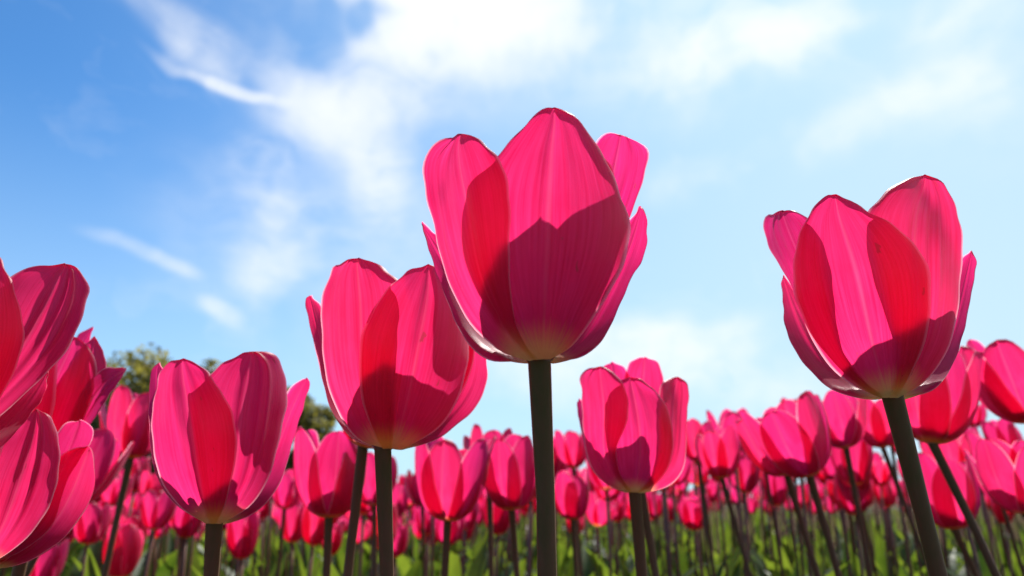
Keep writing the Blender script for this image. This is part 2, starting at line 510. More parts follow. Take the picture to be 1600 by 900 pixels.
def tube(path, radii, n):
    """verts, faces of a tube along path points (Vectors) with per-point radii, capped."""
    vs, fs = [], []
    for k, p in enumerate(path):
        q0 = path[max(k - 1, 0)]
        q1 = path[min(k + 1, len(path) - 1)]
        t = (q1 - q0).normalized()
        a = t.cross(Vector((0, 1, 0.01))).normalized()
        b = t.cross(a)
        for i in range(n):
            g = 2 * math.pi * i / n
            vs.append(tuple(p + radii[k] * (math.cos(g) * a + math.sin(g) * b)))
    for k in range(len(path) - 1):
        for i in range(n):
            j = (i + 1) % n
            fs.append((k * n + i, k * n + j, (k + 1) * n + j, (k + 1) * n + i))
    fs.append(tuple(range(n))[::-1])
    fs.append(tuple((len(path) - 1) * n + i for i in range(n)))
    return vs, fs


def pistil_mesh(s):
    vs, fs = [], []

    def add(path, radii, n):
        v, f = tube([Vector(p) * s for p in path], [r * s for r in radii], n)
        o = len(vs)
        vs.extend(v)
        fs.extend(tuple(i + o for i in q) for q in f)
    add([(0, 0, 0.0), (0, 0, .08), (0, 0, .2), (0, 0, .30), (0, 0, .33), (0, 0, .36)], [.05, .05, .055, .045, .07, .04], 10)
    for k in range(6):
        a = k * math.pi / 3 + .3
        c, sn = math.cos(a), math.sin(a)
        add([(.04 * c, .04 * sn, .02), (.10 * c, .10 * sn, .12), (.12 * c, .12 * sn, .17), (.125 * c, .125 * sn, .19),
             (.14 * c, .14 * sn, .28), (.14 * c, .14 * sn, .30)], [.012, .012, .012, .03, .026, .01], 6)
    return mesh_from('pistil', vs, fs, PISTIL)


def leaf_shape(L, width, bend, rnd, nu=4, nv=10, fold=0.35, twist=0.6):
    """Blade growing up +Z and bending towards +X; verts and uvs."""
    vs, uvs = [], []
    tw = rnd.uniform(-twist, twist)
    k1 = rnd.uniform(0, 6.28)
    for j in range(nv + 1):
        v = j / nv
        a = bend * v ** 1.6
        x = L * (0.12 * v + math.sin(a) * v * 0.6)
        z = L * v * (1 - 0.28 * a * v)
        w = width * (0.25 + 0.75 * math.sin(math.pi * min(1, v * 1.15 + .02) ** .8) if v < .55 else 1.0 * (1 - ((v - .55) / .45) ** 2) ** .8 + .0)
        w = max(w, 0.0006) * 0.5
        t = tw * v
        for i in range(nu + 1):
            u = i / nu * 2 - 1
            q = u * w
            dx = -abs(u) * w * fold + 0.08 * w * math.sin(v * 12 + k1 + u)
            vs.append((x + dx * math.cos(t) - q * math.sin(t), q * math.cos(t) + dx * math.sin(t), z))
            uvs.append(((u + 1) / 2, v))
    return vs, uvs


def axis_matrix(lean, rz=0.0):
    z = Vector((lean[0], lean[1], 1)).normalized()
    x = Vector((0, 1, 0)).cross(z).normalized()
    y = z.cross(x)
    m = Matrix((x, y, z)).transposed()
    return m @ Matrix.Rotation(rz, 3, 'Z')


def stem_path(P0, dr, n=12):
    """From the bloom base down to the ground: starts along dr, straightens lower."""
    P0 = Vector(P0)
    d = Vector(dr)
    if d.z > -0.2:
        d.z = -0.2
        d.normalize()
    reach = P0.z / -d.z
    foot = P0 + d * reach
    foot = Vector((P0.x + (foot.x - P0.x) * 0.62, P0.y + (foot.y - P0.y) * 0.62, 0.0))
    c1 = P0 + d * reach * 0.40
    c2 = foot + Vector((0, 0, P0.z * 0.30))
    pts = []
    for k in range(n + 1):
        t = k / n
        s = 1 - t
        pts.append(P0 * s ** 3 + c1 * 3 * s * s * t + c2 * 3 * s * t * t + foot * t ** 3)
    pts[-1].z = 0.0
    return pts


def stem_mesh(pts, foot, r, n, head=None):
    path = [p - foot for p in pts][::-1]
    m = len(path)
    wob = random.Random(int(foot.x * 9999) + 7)
    w1, w2 = wob.uniform(0, 6.28), wob.uniform(0, 6.28)
    for k in range(1, m - 2):
        path[k] = path[k] + Vector((math.sin(k * 0.9 + w1), math.cos(k * 0.7 + w2), 0)) * r * 0.35
    rad = [r * (1.28 - 0.26 * k / (m - 1) + 0.05 * math.sin(k * 1.7 + w1)) for k in range(m)]
    if head is not None:
        path.append(path[-1] + head * (r * 0.7))
        rad.append(r * 1.75)
        rad[-2] = r * 1.22
    vs, fs = tube(path, rad, n)
    return mesh_from('stem', vs, fs, STEM)


LEAF_MESHES = []
lr = random.Random(5)
for k in range(8):
    vs, uvs = leaf_shape(lr.uniform(.24, .36), lr.uniform(.032, .055), lr.uniform(.1, .7), lr)
    LEAF_MESHES.append(mesh_from('leaf', vs, grid_faces(4, 10), LEAF, uvs))


def add_leaves(root, n, rnd, scale=1.0):
    a0 = rnd.uniform(0, 6.28)
    for k in range(n):
        lf = link('leaf', rnd.choice(LEAF_MESHES), root)
        a = a0 + k * 2.4 + rnd.uniform(-.4, .4)
        lf.rotation_euler = (0, rnd.uniform(-.02, .16), a)
        lf.location = (math.cos(a) * .004, math.sin(a) * .004, 0.0)
        s = scale * rnd.uniform(.8, 1.1)
        lf.scale = (s, s, s)


def describe(o, label, group):
    o['label'] = label
    o['category'] = 'tulip'
    o['group'] = group


HEROES = [
    {'label': 'tallest tulip in the middle, its cup high against the cloud on a dark upright stem', 'base': [0.0078, 0.1975, 0.5081], 'turn': -2.27, 'lean': 0.01, 'H': 0.072, 'girth': 0.93, 'petals': [('f', 0.97, 0, [[-0.017, -0.007], [-0.111, 0.08], [-0.186, 0.179], [-0.245, 0.296], [-0.275, 0.417], [-0.275, 0.523], [-0.253, 0.657], [-0.165, 0.744], [-0.079, 0.832], [0.007, 0.917]], [[0.042, -0.003], [0.146, 0.061], [0.251, 0.201], [0.332, 0.346], [0.372, 0.483], [0.365, 0.569], [0.323, 0.618], [0.29, 0.705], [0.252, 0.795], [0.179, 0.887], [0.12, 0.926]], [0.069, 0.932], 0), ('f', 1.04, -0.62, [[-0.037, -0.011], [-0.157, 0.039], [-0.269, 0.134], [-0.344, 0.268], [-0.405, 0.432], [-0.427, 0.555], [-0.469, 0.704], [-0.494, 0.82], [-0.486, 0.902], [-0.442, 0.956], [-0.381, 0.975]], [[-0.01, -0.006], [-0.058, 0.047], [-0.09, 0.117], [-0.103, 0.227], [-0.106, 0.366], [-0.103, 0.517], [-0.118, 0.642], [-0.162, 0.735], [-0.212, 0.807]], [-0.306, 0.902], 0), ('b', 1.0, 0, [[-0.046, 0.014], [-0.2, 0.008], [-0.299, 0.095], [-0.374, 0.237], [-0.436, 0.386], [-0.468, 0.492], [-0.484, 0.553]], [[-0.011, 0.032], [-0.131, 0.205], [-0.282, 0.417], [-0.388, 0.526], [-0.45, 0.572]], [-0.496, 0.61], 0), ('b', 0.92, 0.6, [[0.003, 0.049], [0.099, 0.373], [0.169, 0.699], [0.219, 0.913], [0.258, 1.024], [0.294, 1.055]], [[0.045, 0.046], [0.214, 0.283], [0.333, 0.503], [0.396, 0.641], [0.437, 0.726], [0.474, 0.833], [0.489, 0.92], [0.452, 0.972]], [0.368, 1.019], 0), ('b', 1.03, 0, [[0.017, 0.033], [0.155, 0.22], [0.281, 0.419], [0.356, 0.569], [0.402, 0.639]], [[0.055, 0.012], [0.165, 0.02], [0.25, 0.087], [0.33, 0.228], [0.392, 0.358], [0.442, 0.439], [0.463, 0.498], [0.468, 0.575], [0.463, 0.646]], [0.443, 0.681], 0), ('b', 0.9, 0, [[-0.004, 0.038], [-0.07, 0.278], [-0.075, 0.536], [-0.019, 0.749], [0.065, 0.889]], [[0.038, 0.036], [0.25, 0.243], [0.34, 0.48], [0.353, 0.698], [0.316, 0.878]], [0.201, 0.985], 0.92)], 'hidden': [], 'dir': [0.045, 0.291, -0.956], 'sr': 0.0027},
    {'label': 'tulip half covered by the tallest one, its cup tucked under that cup on the left', 'base': [-0.0499, 0.2784, 0.4896], 'turn': 10.17, 'lean': 0.05, 'H': 0.072, 'girth': 1.0, 'petals': [('f', 1.0, 0, [[-0.0, -0.004], [-0.063, 0.091], [-0.121, 0.233], [-0.141, 0.38], [-0.143, 0.521], [-0.1, 0.653], [-0.035, 0.764], [0.039, 0.845], [0.104, 0.903]], [[0.101, 0.002], [0.288, 0.109], [0.393, 0.267], [0.446, 0.464], [0.449, 0.664], [0.389, 0.831], [0.285, 0.926]], [0.187, 0.942], 0), ('f', 0.95, -0.45, [[-0.003, 0.002], [-0.128, 0.041], [-0.223, 0.142], [-0.298, 0.302], [-0.349, 0.523], [-0.385, 0.77], [-0.373, 0.892], [-0.344, 1.007], [-0.276, 0.999]], [[0.046, 0.001], [0.054, 0.165], [0.06, 0.36], [0.068, 0.566], [0.074, 0.717], [0.037, 0.837], [-0.022, 0.894], [-0.091, 0.947]], [-0.181, 0.982], 0), ('b', 1.03, 0, [[-0.004, 0.008], [-0.148, 0.051], [-0.246, 0.14], [-0.321, 0.268], [-0.375, 0.438], [-0.412, 0.573], [-0.459, 0.722], [-0.481, 0.82]], [[0.023, 0.016], [-0.163, 0.199], [-0.303, 0.461], [-0.366, 0.679], [-0.394, 0.793]], [-0.452, 0.848], 0), ('b', 1.05, 0.4, [[0.049, 0.011], [0.176, 0.176], [0.292, 0.395], [0.374, 0.64], [0.425, 0.734]], [[0.1, -0.001], [0.28, 0.052], [0.42, 0.153], [0.513, 0.241], [0.563, 0.359], [0.569, 0.493], [0.548, 0.607]], [0.483, 0.721], 0), ('b', 0.92, 0, [[0.034, 0.015], [0.036, 0.324], [0.092, 0.689], [0.176, 0.9]], [[0.076, 0.013], [0.294, 0.154], [0.46, 0.385], [0.505, 0.667], [0.448, 0.893]], [0.303, 1.019], 0.88), ('b', 0.9, 0, [[0.006, 0.022], [-0.184, 0.315], [-0.274, 0.604], [-0.239, 0.852]], [[0.048, 0.022], [0.142, 0.33], [0.161, 0.648], [0.072, 0.887]], [-0.074, 0.993], 0)], 'hidden': [], 'dir': [0.035, 0.291, -0.956], 'sr': 0.0027},
    {'label': 'big right hand tulip with a wide cup and a dark slanting stem', 'base': [0.1242, 0.2302, 0.5036], 'turn': -28.35, 'lean': -0.08, 'H': 0.07, 'girth': 0.98, 'petals': [('f', 1.0, 0, [[-0.049, -0.019], [-0.192, 0.073], [-0.274, 0.188], [-0.318, 0.327], [-0.343, 0.472], [-0.336, 0.598], [-0.302, 0.719], [-0.246, 0.81], [-0.197, 0.881], [-0.145, 0.9]], [[0.015, -0.027], [0.104, 0.088], [0.174, 0.217], [0.21, 0.355], [0.222, 0.502], [0.186, 0.61], [0.109, 0.708], [0.02, 0.784], [-0.041, 0.85]], [-0.1, 0.888], 0), ('f', 0.95, -0.5, [[-0.052, -0.019], [-0.174, 0.09], [-0.284, 0.265], [-0.334, 0.399], [-0.387, 0.583], [-0.442, 0.727], [-0.478, 0.848], [-0.486, 0.935], [-0.456, 0.979]], [[-0.018, -0.024], [-0.113, 0.067], [-0.169, 0.181], [-0.177, 0.338], [-0.172, 0.486], [-0.175, 0.631], [-0.206, 0.75], [-0.258, 0.847]], [-0.355, 0.918], 0), ('f', 0.93, 0.45, [[-0.012, -0.024], [0.023, 0.067], [0.039, 0.171], [0.029, 0.281], [0.009, 0.412], [-0.006, 0.566], [-0.004, 0.713], [0.021, 0.795], [0.107, 0.894], [0.209, 0.989]], [[0.022, -0.026], [0.16, 0.058], [0.255, 0.18], [0.316, 0.342], [0.359, 0.519], [0.385, 0.685], [0.395, 0.839], [0.378, 0.948], [0.345, 1.017]], [0.287, 1.04], 0), ('b', 1.05, 0, [[0.001, -0.006], [0.154, 0.16], [0.269, 0.352], [0.343, 0.529], [0.389, 0.63]], [[0.042, -0.016], [0.183, 0.02], [0.29, 0.168], [0.351, 0.312], [0.386, 0.416], [0.425, 0.541], [0.441, 0.606]], [0.427, 0.66], 0), ('b', 1.05, 0, [[-0.055, -0.007], [-0.125, -0.01], [-0.251, 0.04], [-0.348, 0.148], [-0.423, 0.28], [-0.454, 0.418], [-0.451, 0.598], [-0.448, 0.667]], [[-0.033, -0.001], [-0.203, 0.233], [-0.322, 0.487], [-0.406, 0.651]], [-0.434, 0.706], 0), ('b', 0.9, 0, [[-0.04, 0.001], [-0.177, 0.3], [-0.208, 0.607], [-0.128, 0.848], [-0.032, 0.945]], [[0.002, -0.001], [0.157, 0.186], [0.279, 0.432], [0.297, 0.655], [0.198, 0.863]], [0.085, 0.955], 0)], 'hidden': [], 'dir': [0.253, 0.282, -0.926], 'sr': 0.0027},
    {'label': 'open tulip with one narrow petal flaring right, in front of the olive trees', 'base': [-0.1192, 0.297, 0.4626], 'turn': 21.87, 'lean': 0.0, 'H': 0.069, 'girth': 0.94, 'petals': [('f', 1.02, -0.3, [[-0.041, -0.007], [-0.179, 0.074], [-0.291, 0.204], [-0.358, 0.35], [-0.405, 0.515], [-0.416, 0.654], [-0.414, 0.765], [-0.397, 0.853], [-0.344, 0.888]], [[0.01, -0.009], [0.044, 0.089], [0.066, 0.26], [0.072, 0.389], [0.05, 0.519], [0.02, 0.607], [-0.025, 0.672], [-0.105, 0.785], [-0.185, 0.859]], [-0.268, 0.891], 0), ('b', 0.98, 0, [[-0.046, -0.012], [-0.249, 0.118], [-0.372, 0.314], [-0.424, 0.545], [-0.449, 0.732], [-0.459, 0.819], [-0.448, 0.877]], [[-0.017, -0.01], [-0.186, 0.15], [-0.285, 0.338], [-0.343, 0.625], [-0.375, 0.84]], [-0.415, 0.91], 0), ('f', 0.95, 0.5, [[-0.023, -0.009], [-0.074, 0.146], [-0.12, 0.316], [-0.157, 0.488], [-0.189, 0.636], [-0.187, 0.735], [-0.131, 0.786], [-0.071, 0.857], [0.009, 0.916]], [[0.035, -0.01], [0.177, 0.08], [0.265, 0.224], [0.306, 0.407], [0.325, 0.566], [0.335, 0.715], [0.311, 0.844], [0.262, 0.941], [0.17, 0.965]], [0.083, 0.945], 0), ('b', 1.06, 0, [[0.006, -0.013], [0.136, 0.151], [0.242, 0.422], [0.305, 0.612], [0.333, 0.731], [0.373, 0.822]], [[0.044, -0.021], [0.187, 0.029], [0.295, 0.118], [0.364, 0.247], [0.404, 0.429], [0.43, 0.572], [0.463, 0.733], [0.486, 0.84]], [0.452, 0.876], 0), ('b', 0.92, 0, [[-0.032, -0.004], [-0.15, 0.213], [-0.197, 0.472], [-0.178, 0.703]], [[0.005, -0.004], [0.129, 0.216], [0.134, 0.484], [0.058, 0.734]], [-0.051, 0.836], 0.55), ('b', 0.94, 0, [[-0.01, -0.004], [0.028, 0.283], [0.058, 0.61], [0.081, 0.856]], [[0.012, -0.004], [0.212, 0.151], [0.313, 0.449], [0.302, 0.759], [0.25, 0.973]], [0.18, 1.018], 0)], 'hidden': [], 'dir': [-0.059, 0.291, -0.955], 'sr': 0.0027},
    {'label': 'closed plump tulip just right of the tallest stem, pale edges at its mouth', 'base': [0.0628, 0.3747, 0.4753], 'turn': -9.52, 'lean': -0.03, 'H': 0.066, 'girth': 0.97, 'petals': [('f', 1.04, -0.5, [[-0.053, -0.007], [-0.216, 0.053], [-0.331, 0.19], [-0.37, 0.378], [-0.387, 0.629], [-0.379, 0.773], [-0.392, 0.891], [-0.318, 0.924]], [[-0.021, -0.005], [-0.106, 0.136], [-0.116, 0.312], [-0.041, 0.46], [-0.012, 0.613], [-0.028, 0.733], [-0.077, 0.82], [-0.131, 0.881]], [-0.211, 0.924], 0), ('f', 0.97, 0, [[-0.041, -0.007], [-0.138, 0.119], [-0.168, 0.278], [-0.187, 0.412], [-0.195, 0.528], [-0.175, 0.685], [-0.105, 0.791], [-0.054, 0.819]], [[0.027, -0.007], [0.164, 0.055], [0.268, 0.187], [0.316, 0.341], [0.307, 0.493], [0.271, 0.627], [0.178, 0.74], [0.083, 0.814]], [0.009, 0.826], 0), ('b', 0.95, 0, [[-0.037, 0.009], [-0.259, 0.381], [-0.288, 0.774], [-0.247, 0.998]], [[0.003, 0.009], [0.044, 0.384], [0.042, 0.781], [-0.024, 1.017]], [-0.145, 1.079], 0), ('b', 0.9, 0.3, [[-0.017, 0.009], [-0.065, 0.384], [-0.056, 0.825], [-0.005, 1.047], [0.069, 1.099]], [[0.024, 0.009], [0.234, 0.373], [0.274, 0.71], [0.277, 0.938], [0.24, 1.046]], [0.142, 1.103], 0), ('f', 0.92, 0.4, [[0.013, -0.007], [0.125, 0.109], [0.185, 0.334], [0.198, 0.565], [0.228, 0.728], [0.277, 0.83]], [[0.042, -0.015], [0.244, 0.033], [0.37, 0.143], [0.416, 0.31], [0.422, 0.489], [0.452, 0.653], [0.466, 0.778], [0.438, 0.852]], [0.378, 0.876], 0), ('b', 1.05, 0, [[-0.059, -0.009], [-0.188, 0.038], [-0.351, 0.198], [-0.415, 0.48], [-0.444, 0.68]], [[-0.028, -0.001], [-0.242, 0.21], [-0.352, 0.489], [-0.393, 0.691]], [-0.42, 0.747], 0)], 'hidden': [], 'dir': [0.083, 0.29, -0.953], 'sr': 0.0027},
    {'label': 'huge tulip cut off by the left edge, one broad creased petal reaching right', 'base': [-0.177, 0.2105, 0.4825], 'turn': 40.07, 'lean': 0.45, 'H': 0.07, 'girth': 1.0, 'petals': [('f', 0.95, 0.5, [[0.032, -0.049], [0.085, 0.135], [0.139, 0.397], [0.179, 0.621], [0.201, 0.753], [0.281, 0.806]], [[0.055, -0.074], [0.22, 0.1], [0.341, 0.253], [0.414, 0.366], [0.48, 0.473], [0.506, 0.648], [0.508, 0.759], [0.447, 0.825]], [0.386, 0.837], 0), ('f', 1.03, 0, [[0.026, -0.05], [-0.016, 0.209], [-0.029, 0.484], [0.008, 0.745], [0.065, 0.853]], [[0.047, -0.068], [0.212, 0.117], [0.274, 0.279], [0.294, 0.429], [0.282, 0.534], [0.227, 0.67], [0.163, 0.803]], [0.126, 0.849], 0), ('b', 1.05, 0, [[0.037, -0.064], [0.192, 0.041], [0.354, 0.274], [0.44, 0.435]], [[0.059, -0.088], [0.208, -0.058], [0.322, 0.05], [0.401, 0.171], [0.477, 0.328]], [0.483, 0.465], 0)], 'hidden': [(200, 0.9, 0.4, 0.9, 0, 0), (150, 0.85, 0.42, 0.9, 1, 0), (95, 0.9, 0.38, 0.9, 0, 0)], 'dir': [0.16, 0.288, -0.944], 'sr': 0.0027},
    {'label': 'low tulip at the lower left corner, its rounded petal in front of two others', 'base': [-0.1989, 0.2808, 0.4472], 'turn': 35.31, 'lean': 0.22, 'H': 0.064, 'girth': 0.97, 'petals': [('f', 1.03, 0.3, [[-0.001, 0.02], [-0.063, 0.241], [-0.08, 0.456], [-0.043, 0.596], [0.015, 0.711], [0.064, 0.812]], [[0.018, 0.011], [0.097, 0.049], [0.215, 0.17], [0.279, 0.317], [0.3, 0.462], [0.288, 0.607], [0.251, 0.754], [0.191, 0.854]], [0.124, 0.873], 0), ('b', 1.02, 0, [[0.017, 0.005], [0.187, 0.223], [0.271, 0.595], [0.282, 0.79], [0.332, 0.871]], [[0.028, -0.007], [0.207, 0.072], [0.333, 0.191], [0.369, 0.312], [0.39, 0.476], [0.451, 0.644], [0.501, 0.79], [0.467, 0.866]], [0.402, 0.894], 0)], 'hidden': [(215, 0.9, 0.4, 0.9, 0, 0), (160, 0.85, 0.42, 0.9, 1, 0), (100, 0.85, 0.38, 0.9, 1, 0), (40, 0.8, 0.4, 0.8, 0, 0)], 'dir': [0.316, 0.276, -0.908], 'sr': 0.0027},
    {'label': 'tulip squeezed behind the huge left edge one, thin petal tip bent out to the right', 'base': [-0.2184, 0.3377, 0.4938], 'turn': 32.89, 'lean': 0.22, 'H': 0.062, 'girth': 0.9, 'petals': [('b', 0.92, 0, [[-0.014, -0.004], [-0.081, 0.262], [-0.07, 0.531], [-0.003, 0.75], [0.082, 0.961]], [[0.014, -0.002], [0.089, 0.337], [0.128, 0.679], [0.163, 0.929]], [0.171, 1.037], 0), ('f', 1.0, 0, [[-0.009, -0.018], [-0.055, 0.186], [-0.012, 0.409], [0.061, 0.605], [0.118, 0.753]], [[0.028, -0.027], [0.166, 0.123], [0.266, 0.341], [0.297, 0.55], [0.263, 0.7]], [0.175, 0.827], 0), ('f', 1.06, 0.2, [[0.016, -0.028], [0.088, 0.153], [0.129, 0.323], [0.186, 0.484], [0.292, 0.598]], [[0.041, -0.037], [0.201, 0.076], [0.278, 0.223], [0.336, 0.376], [0.409, 0.537]], [0.428, 0.62], 0)], 'hidden': [(215, 0.8, 0.42, 0.9, 0, 0), (165, 0.85, 0.42, 0.9, 1, 0), (250, 0.8, 0.36, 0.9, 1, 0)], 'dir': [-0.208, 0.285, -0.936], 'sr': 0.0027},
]
MIDS = [
    [[-0.354, 0.576, 0.465], [0.296, 0.0], 0.066, 1, 20, [-0.383, 0.112, -0.917], 'dark middle sized tulip tucked under the thin bent petal at the far left'],
    [[-0.364, 0.69, 0.51], [-0.01, 0.0], 0.066, 0, 70, [-0.14, 0.12, -0.983], 'shaded tulip in front of the trees on a pale slanting stem'],
    [[-0.137, 0.554, 0.459], [-0.007, 0.0], 0.068, 2, 110, [0.0, 0.121, -0.993], 'plump tulip between the flaring tulip and the half covered one'],
    [[-0.085, 0.41, 0.5], [0.273, 0.0], 0.052, 3, 10, [-0.087, 0.12, -0.989], 'tulip hidden behind the half covered cup, its lit brown stem showing'],
    [[-0.053, 0.609, 0.455], [0.063, 0.0], 0.07, 1, 200, [-0.037, 0.121, -0.992], 'wide tulip left of the tallest stem with a pale lit base'],
    [[0.0, 0.675, 0.463], [-0.045, 0.0], 0.068, 4, 250, [0.08, 0.121, -0.989], 'slim tulip touching the left side of the tallest stem'],
    [[-0.024, 0.769, 0.486], [0.057, 0.0], 0.062, 0, 30, [0.037, 0.121, -0.992], 'tulip peeking over the slim one beside the tallest stem'],
    [[0.093, 1.097, 0.519], [-0.051, 0.0], 0.06, 3, 150, [0.056, 0.121, -0.991], 'small ruffled tulip just left of the closed plump one'],
    [[0.072, 0.879, 0.45], [-0.04, 0.0], 0.06, 2, 60, [0.059, 0.121, -0.991], 'low tulip under the small ruffled one, right of the tallest stem'],
    [[0.094, 0.534, 0.479], [-0.076, 0.0], 0.058, 1, 80, [0.151, 0.12, -0.981], 'tulip hidden behind the closed plump one, sharing its place with a leaning stem'],
    [[0.252, 0.616, 0.491], [-0.34, 0.0], 0.07, 3, 240, [0.228, 0.118, -0.966], 'flared tulip leaning left, left of the big right hand cup'],
    [[0.263, 0.696, 0.495], [-0.359, 0.0], 0.066, 2, 100, [0.242, 0.117, -0.963], 'tulip overlapped by the flared one leaning left'],
    [[0.368, 0.793, 0.527], [-0.139, 0.0], 0.064, 0, 190, [0.118, 0.12, -0.986], 'tulip between the flared one and the big right hand cup'],
    [[0.476, 0.924, 0.537], [-0.105, 0.0], 0.066, 4, 30, [0.297, 0.115, -0.948], 'tulip peeking out on both sides of the dark slanting stem'],
    [[0.299, 0.511, 0.51], [0.165, 0.0], 0.07, 2, 210, [0.379, 0.112, -0.919], 'tulip behind the big right hand cup on a stem parallel to it'],
    [[0.384, 0.527, 0.526], [-0.162, 0.0], 0.068, 1, 170, [0.284, 0.116, -0.952], 'tulip cut by the right edge, high above the crowd'],
    [[0.428, 0.72, 0.445], [-0.037, 0.0], 0.07, 4, 15, [0.374, 0.112, -0.921], 'low broad tulip between the two slanting stems and the right edge'],
    [[0.439, 0.632, 0.461], [-0.105, 0.0], 0.066, 0, 140, [0.373, 0.112, -0.921], 'shaded low tulip cut by the right edge'],
    [[0.522, 1.11, 0.486], [0.0, 0.0], 0.064, 2, 90, [0.17, 0.119, -0.978], 'square looking small tulip left of the dark slanting stem'],
    [[0.643, 1.407, 0.449], [-0.051, 0.0], 0.05, 3, 0, [0.021, 0.121, -0.992], 'tiny low bud under the square looking tulip'],
    [[0.259, 0.899, 0.498], [-0.041, 0.0], 0.06, 1, 120, [0.245, 0.117, -0.962], 'upright tulip in the clump right of the closed plump one'],
    [[0.261, 1.013, 0.524], [0.0, 0.0], 0.06, 4, 300, [0.104, 0.12, -0.987], 'dark tulip at the back left of the clump beside the closed plump one'],
    [[0.429, 1.23, 0.527], [-0.114, 0.0], 0.06, 0, 45, [0.115, 0.12, -0.986], 'small tulip at the right end of the clump'],
    [[0.925, 1.434, 0.614], [0.182, 0.0], 0.06, 2, 10, [0.176, 0.119, -0.977], 'small dark bloom right of the tulip behind the big cup'],
    [[0.682, 1.034, 0.509], [-0.077, 0.0], 0.062, 3, 140, [0.221, 0.118, -0.968], 'small tulip below the one cut high by the right edge'],
    [[0.661, 1.118, 0.524], [0.174, 0.0], 0.06, 1, 60, [0.178, 0.119, -0.977], 'small tulip showing behind the parallel slanting stem'],
    [[-0.171, 0.914, 0.466], [-0.04, 0.0], 0.062, 1, 320, [0.047, 0.121, -0.992], 'tulip seen between the two stems under the half covered cup'],
    [[-0.142, 1.167, 0.465], [-0.095, 0.0], 0.056, 0, 20, [0.047, 0.121, -0.992], 'small tulip behind the wide one left of the tallest stem'],
    [[-0.647, 1.326, 0.464], [-0.06, 0.0], 0.06, 4, 60, [0.112, 0.12, -0.986], 'small lit tulip at the left foot of the flaring tulip'],
    [[-0.522, 1.179, 0.426], [-0.095, 0.0], 0.056, 2, 100, [0.074, 0.121, -0.99], 'low small tulip below the flaring cup, left of its stem'],
    [[-0.679, 1.251, 0.465], [0.095, 0.0], 0.06, 3, 200, [-0.14, 0.12, -0.983], 'small tulip just left of the pale slanting stem'],
    [[-0.355, 1.151, 0.46], [0.052, 0.0], 0.06, 0, 280, [-0.049, 0.121, -0.991], 'small tulip right of the flaring cup, near the trees'],
    [[-0.747, 1.116, 0.418], [-0.101, 0.0], 0.05, 1, 100, [-0.176, 0.119, -0.977], 'small tulip low at the left edge under the corner one'],
]

# ------------------------------------------------------------------ the setting: field
def rolling(x, y):
    return 0.0


gv, gf = [], []
rings = [0.0, .3, .6, 1, 1.6, 2.5, 4, 6, 9, 14, 22, 35, 60, 120, 300, 900, 2500]
NG = 64
grnd = random.Random(2)
gv.append((0, 0, 0))
for r_ in rings[1:]:
    for i in range(NG):
        a = 2 * math.pi * i / NG
        gv.append((r_ * math.cos(a), r_ * math.sin(a), -0.004 - grnd.uniform(0, .012) if r_ < 20 else -0.01))
for i in range(NG):
    gf.append((0, 1 + i, 1 + (i + 1) % NG))
for k in range(len(rings) - 2):
    for i in range(NG):
        a, b = 1 + k * NG + i, 1 + k * NG + (i + 1) % NG
        gf.append((a, a + NG, b + NG, b))
ground = link('ground', mesh_from('ground', gv, gf, ground_material()))
ground['kind'] = 'structure'

# ------------------------------------------------------------------ trees on the left horizon
def tree(x, y, h, width, seed, label, name='leafy_tree'):
    rnd = random.Random(seed)
    root = link(name, None)
    root.location = (x, y, 0)
    root['label'] = label
    root['category'] = 'tree'
    root['group'] = 'trees behind the field'
    vs, fs = [], []

    def add(path, radii, n=8):
        v, f = tube([Vector(p) for p in path], radii, n)
        o = len(vs)
        vs.extend(v)
        fs.extend(tuple(i + o for i in q) for q in f)
    add([(0, 0, -.1), (.05, 0, h * .15), (.0, .1, h * .35), (.1, 0, h * .6), (0, 0, h * .85)],
        [h * .035, h * .027, h * .022, h * .014, h * .004])
    tips = []
    for k in range(9):
        a = k * 2.4 + rnd.uniform(-.3, .3)
        z0 = h * rnd.uniform(.22, .6)
        L = width * rnd.uniform(.28, .44)
        e = (math.cos(a) * L, math.sin(a) * L, z0 + h * rnd.uniform(.1, .26))
        add([(0, 0, z0), (e[0] * .5, e[1] * .5, z0 + (e[2] - z0) * .6), e], [h * .011, h * .008, h * .003], 6)
        tips.append(e)
    link('trunk', mesh_from('trunk', vs, fs, BARK), root)
    lobes = []
    for k in range(26):
        a = rnd.uniform(0, 6.28)
        t = rnd.uniform(.12, .95)
        rr = width * .5 * (math.sin(math.pi * min(1, t * .92 + .12)) ** .6) * rnd.uniform(.35, .9)
        lobes.append((math.cos(a) * rr, math.sin(a) * rr, h * t * .93, width * rnd.uniform(.10, .19)))
    for e in tips:
        lobes.append((e[0], e[1], e[2], width * rnd.uniform(.10, .16)))
    lobes.append((0, 0, h * .88, width * .14))
    cv, cf = [], []
    for (lx, ly, lz, lrad) in lobes:
        for _ in range(230):
            d = Vector((rnd.gauss(0, 1), rnd.gauss(0, 1), rnd.gauss(0, .8))).normalized() * lrad * rnd.uniform(.45, 1.08) ** .6
            c = Vector((lx, ly, lz)) + d
            if c.z < .15:
                continue
            s = rnd.uniform(.10, .26)
            u1 = Vector((rnd.gauss(0, 1), rnd.gauss(0, 1), rnd.gauss(0, 1))).normalized()
            u2 = u1.cross(Vector((rnd.gauss(0, 1), rnd.gauss(0, 1), rnd.gauss(0, 1)))).normalized()
            o = len(cv)
            cv.extend(tuple(c + q) for q in (u1 * s, u2 * s * .6, -u1 * s, -u2 * s * .6))
            cf.append((o, o + 1, o + 2, o + 3))
    link('crown', mesh_from('crown', cv, cf, CROWN, smooth=False), root)
    return root


